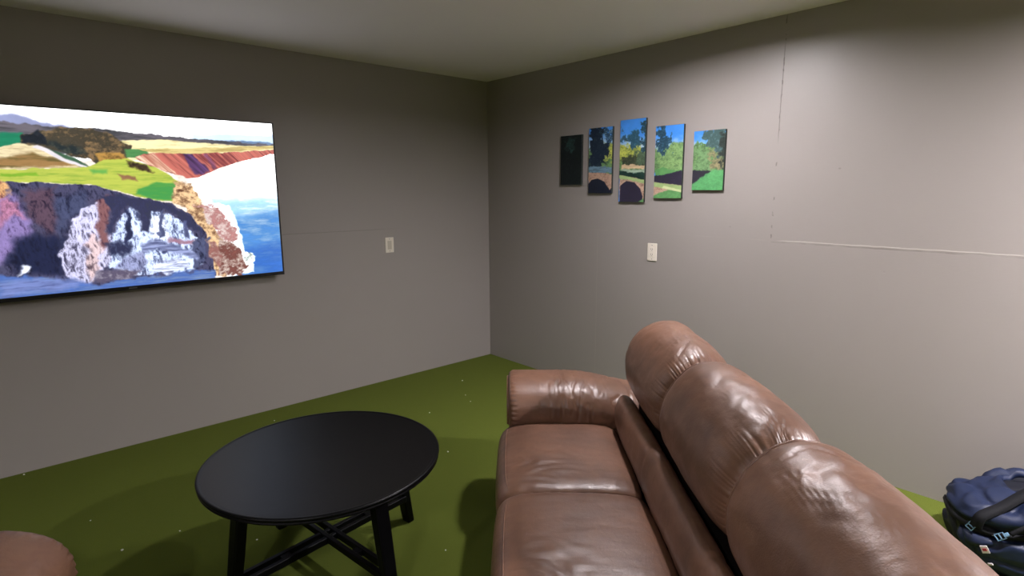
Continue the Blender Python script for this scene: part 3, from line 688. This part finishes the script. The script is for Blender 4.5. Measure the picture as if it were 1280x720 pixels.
# sofa: far end towards the corner, facing the television wall
ux, uy = .66794, .74421
s0, n0 = -3.5775, -.15
recliner('sofa', (ux * s0 - uy * n0, uy * s0 + ux * n0, 0), math.atan2(uy, ux), 3,
         'long brown leather sofa with three puffy back cushions and padded arms', 'sofa')
recliner('armchair', (-3.78, -1.76, 0), R(-28), 1, 'brown leather armchair with only its rounded arm in view, left of the round table', 'armchair')

# ------------------------------------------------------------------ navy bag behind the sofa
M_navy = mat_plain('navy_nylon', (15, 29, 60), 0.55, 0.4, bump=0.25, bscale=60, var=0.5)
M_navy_shade = mat_plain('shaded_navy_nylon', (12, 15, 26), 0.6, 0.3, bump=0.25, bscale=60, var=0.4)  # body navy taken near black, painting in the shadow band below the flap
M_strap = mat_plain('black_webbing', (12, 13, 17), 0.75, 0.2, bump=0.4, bscale=400)
M_buckle = mat_plain('pale_blue_plastic', (112, 150, 180), 0.4, 0.5)
M_tagw = mat_plain('white_patch', (214, 206, 214), 0.6, 0.3)
M_tagr = mat_plain('red_patch', (170, 60, 70), 0.6, 0.3)
bag = empty('backpack', (-0.29, -3.85, 0), R(-66)); tag(bag, 'navy blue backpack with black straps slumped on the turf by the right wall', 'backpack')
def bag_pt(u, v):
    """u round (0..1), v from the bottom (0) to the top (1); local x along the bag, y across, z up"""
    a = 2 * math.pi * u; c, s = math.cos(a), math.sin(a)
    e = .62
    cx = math.copysign(abs(c) ** e, c); sy = math.copysign(abs(s) ** e, s)
    prof = (.90 + .10 * sstep(0, .3, v)) * (1 - .52 * sstep(.45, 1.0, v) ** 1.3)
    x = .335 * cx * prof; y = .185 * sy * prof
    top = .285 + .10 * sstep(-.24, .06, x) - .012 * math.sin(9 * x)
    z = top * math.sin(v * math.pi / 2) ** .9 + .004
    f = .020 * N(x * 9, y * 9, z * 9) + .022 * max(0, .2 - abs(N(x * 7 + 4 * z, z * 10, y * 7 + 3))) / .2 * -1
    return Vector((x * (1 + f * 2.2), y * (1 + f * 3.0), max(0.004, z * (1 + f * 1.6))))
b = bmesh.new(); nu, nv = 110, 48
vs = [[b.verts.new(bag_pt(i / nu, j / nv)) for i in range(nu)] for j in range(nv + 1)]
for j in range(nv):
    for i in range(nu): b.faces.new((vs[j][i], vs[j][(i + 1) % nu], vs[j + 1][(i + 1) % nu], vs[j + 1][i]))
b.faces.new(vs[0][::-1])
tc = b.verts.new((sum((v.co for v in vs[nv]), Vector()) / nu))
for i in range(nu): b.faces.new((vs[nv][i], vs[nv][(i + 1) % nu], tc))
obj('body', b, M_navy_shade, bag, True)
def surf(u, v, off=.012):
    p = bag_pt(u % 1, v); c = Vector((p.x * .6, 0, .14)); d = (p - c).normalized(); return p + d * off
def strap(name, path, w, m, parent=bag, off=.010, th=.004):
    pts = [surf(u, v, off) for u, v in path]; pts = catmull(pts, 6, closed=False)
    b = bmesh.new(); rows = []
    for i, p in enumerate(pts):
        t = (pts[min(i + 1, len(pts) - 1)] - pts[max(i - 1, 0)]).normalized()
        nrm = (p - Vector((p.x * .6, 0, .14))).normalized(); s = t.cross(nrm).normalized()
        rows.append([b.verts.new(p + s * w + nrm * th), b.verts.new(p - s * w + nrm * th), b.verts.new(p - s * w - nrm * th), b.verts.new(p + s * w - nrm * th)])
    for p, q in zip(rows, rows[1:]):
        for k in range(4): b.faces.new((p[k], p[(k + 1) % 4], q[(k + 1) % 4], q[k]))
    b.faces.new(rows[0]); b.faces.new(rows[-1])
    return obj(name, b, m, parent, True)
def patch(name, u0, u1, v0, v1, off, m, edge=.02, nu_=70, nv_=26, wob=.006, seed=1.0):
    """a padded panel lying on the bag, with its own thickness"""
    b = bmesh.new(); g1 = []; g2 = []
    closed = (u1 - u0) > .999
    for j in range(nv_ + 1):
        r1 = []; r2 = []
        for i in range(nu_ if closed else nu_ + 1):
            u = u0 + (u1 - u0) * i / nu_; v = v0 + (v1 - v0) * j / nv_
            eu = 1.0 if closed else min(1, min(i, nu_ - i) / (nu_ * .16)); ev = min(1, min(j, (nv_ - j) if v1 < .97 else 99) / (nv_ * .25))
            q = math.sqrt(max(0, 1 - (1 - eu) ** 2)) * math.sqrt(max(0, 1 - (1 - ev) ** 2))
            p = surf(u, v, 0)
            w = wob * (N(p.x * 11 + seed, p.y * 11, p.z * 13) * 1.2 - 1.6 * max(0, .16 - abs(N(p.x * 6 + 5 * p.z, p.z * 11 + seed, p.y * 8))) / .16)
            r1.append(b.verts.new(surf(u, v, off * (.25 + .75 * q) + w * q))); r2.append(b.verts.new(surf(u, v, -.006)))
        g1.append(r1); g2.append(r2)
    n = len(g1[0])
    for j in range(nv_):
        for i in range(n if closed else n - 1):
            k = (i + 1) % n
            b.faces.new((g1[j][i], g1[j][k], g1[j + 1][k], g1[j + 1][i])); b.faces.new((g2[j][i], g2[j + 1][i], g2[j + 1][k], g2[j][k]))
    for i in range(n if closed else n - 1):
        k = (i + 1) % n
        b.faces.new((g1[0][i], g2[0][i], g2[0][k], g1[0][k])); b.faces.new((g1[nv_][i], g1[nv_][k], g2[nv_][k], g2[nv_][i]))
    if not closed:
        for j in range(nv_):
            b.faces.new((g1[j][0], g1[j + 1][0], g2[j + 1][0], g2[j][0])); b.faces.new((g1[j][-1], g2[j][-1], g2[j + 1][-1], g1[j + 1][-1]))
    return obj(name, b, m, bag, True)
patch('top_flap', 0, 1.0, .50, .995, .026, M_navy, nu_=110, nv_=30, wob=.008, seed=2.0)
patch('front_pocket', .56, .96, .04, .36, .030, M_navy, seed=5.0, wob=.012)
strap('shoulder_strap', [(.625, .44), (.632, .56), (.645, .70), (.66, .82), (.69, .93)], .019, M_strap, off=.040, th=.006)
strap('webbing_tail', [(.690, .44), (.705, .50), (.73, .56), (.76, .60)], .008, M_strap, off=.040, th=.003)
strap('compression_strap', [(.44, .40), (.52, .44), (.60, .43), (.68, .41), (.76, .43), (.86, .44)], .009, M_strap, off=.016, th=.003)
def buckle(u, v, rot, off=.034):
    p = surf(u, v, off); nrm = (p - Vector((p.x * .6, 0, .14))).normalized()
    q = Vector((0, 0, 1)).rotation_difference(nrm).to_matrix().to_4x4(); M = Matrix.Translation(p) @ q @ Matrix.Rotation(rot, 4, 'Z')
    b = bmesh.new()
    for a in ((-.016, .016, .010, .013), (-.016, .016, -.013, -.010), (-.016, -.012, -.013, .013), (.012, .016, -.013, .013), (-.002, .002, -.013, .013)): box(b, *a, -.003, .003, bevel=.001, seg=1, M=M)
    box(b, .016, .030, -.007, .007, -.003, .003, bevel=.0015, seg=1, M=M)
    return obj('buckle', b, M_buckle, bag)
buckle(.612, .43, .5, .030); buckle(.672, .41, .3)
def label_patch(name, u, v, w, h, off, m, parent):
    p = surf(u, v, off); nrm = (p - Vector((p.x * .6, 0, .14))).normalized()
    M = Matrix.Translation(p) @ Vector((0, 0, 1)).rotation_difference(nrm).to_matrix().to_4x4()
    b = bmesh.new(); box(b, -w, w, -h, h, -.002, .002, M=M); return obj(name, b, m, parent)
lp = label_patch('label_patch', .652, .27, .012, .014, .044, M_tagw, bag); label_patch('red_mark', .652, .27, .007, .005, .0455, M_tagr, lp)
label_patch('zip_pull', .660, .16, .008, .004, .044, M_tagw, bag)


# ------------------------------------------------------------------ white crumbs on the turf
rnd = random.Random(4)
specks = [((-.829, -.704), 'left crumb of the close pair on the turf in front of the sofa arm'),
          ((-.882, -.832), 'right crumb of the close pair on the turf in front of the sofa arm'),
          ((-1.219, -.806), 'white crumb on the turf just above the right half of the black table'),
          ((-2.604, -.625), 'white crumb on the turf touching the upper left rim of the black table'),
          ((-2.829, -1.194), 'white crumb on the turf left of the left table leg, in the shadow edge'),
          ((-2.592, -1.499), 'white crumb on the turf under the table, just right of its left leg'),
          ((-3.121, -.816), 'white crumb on open turf above the brown armchair'),
          ((-3.046, -1.183), 'white crumb on the turf right of the brown armchair arm'),
          ((-.65, -.428), 'white crumb on the turf nearest the corner of the room'),
          ((-2.063, -.213), 'white crumb on the turf close to the left wall, above the table'),
          ((-3.338, -.03), 'white crumb at the foot of the left wall under the television'),
          ((-1.472, -1.377), 'white crumb on the turf beside the right rim of the black table'),
          ((-2.017, -2.123), 'white crumb on the turf between the front table leg and the sofa')]
b = bmesh.new()
bmesh.ops.create_icosphere(b, subdivisions=2, radius=.0042)
for v in b.verts: v.co = v.co * (1 + .5 * N(v.co.x * 400, v.co.y * 400, v.co.z * 400)); v.co.z = v.co.z * .6 + .0022
crumb = obj('crumb', b, M_crumb); 
for i, ((x, y), lb) in enumerate(specks):
    o = crumb if i == 0 else crumb.copy()
    if i: COL.objects.link(o)
    o.location = (x, y, 0); o.rotation_euler = (0, 0, rnd.random() * 6); s = .6 + .6 * rnd.random(); o.scale = (s * 1.3, s, s)
    tag(o, lb, 'crumb', 'tiny white crumbs scattered on the turf')
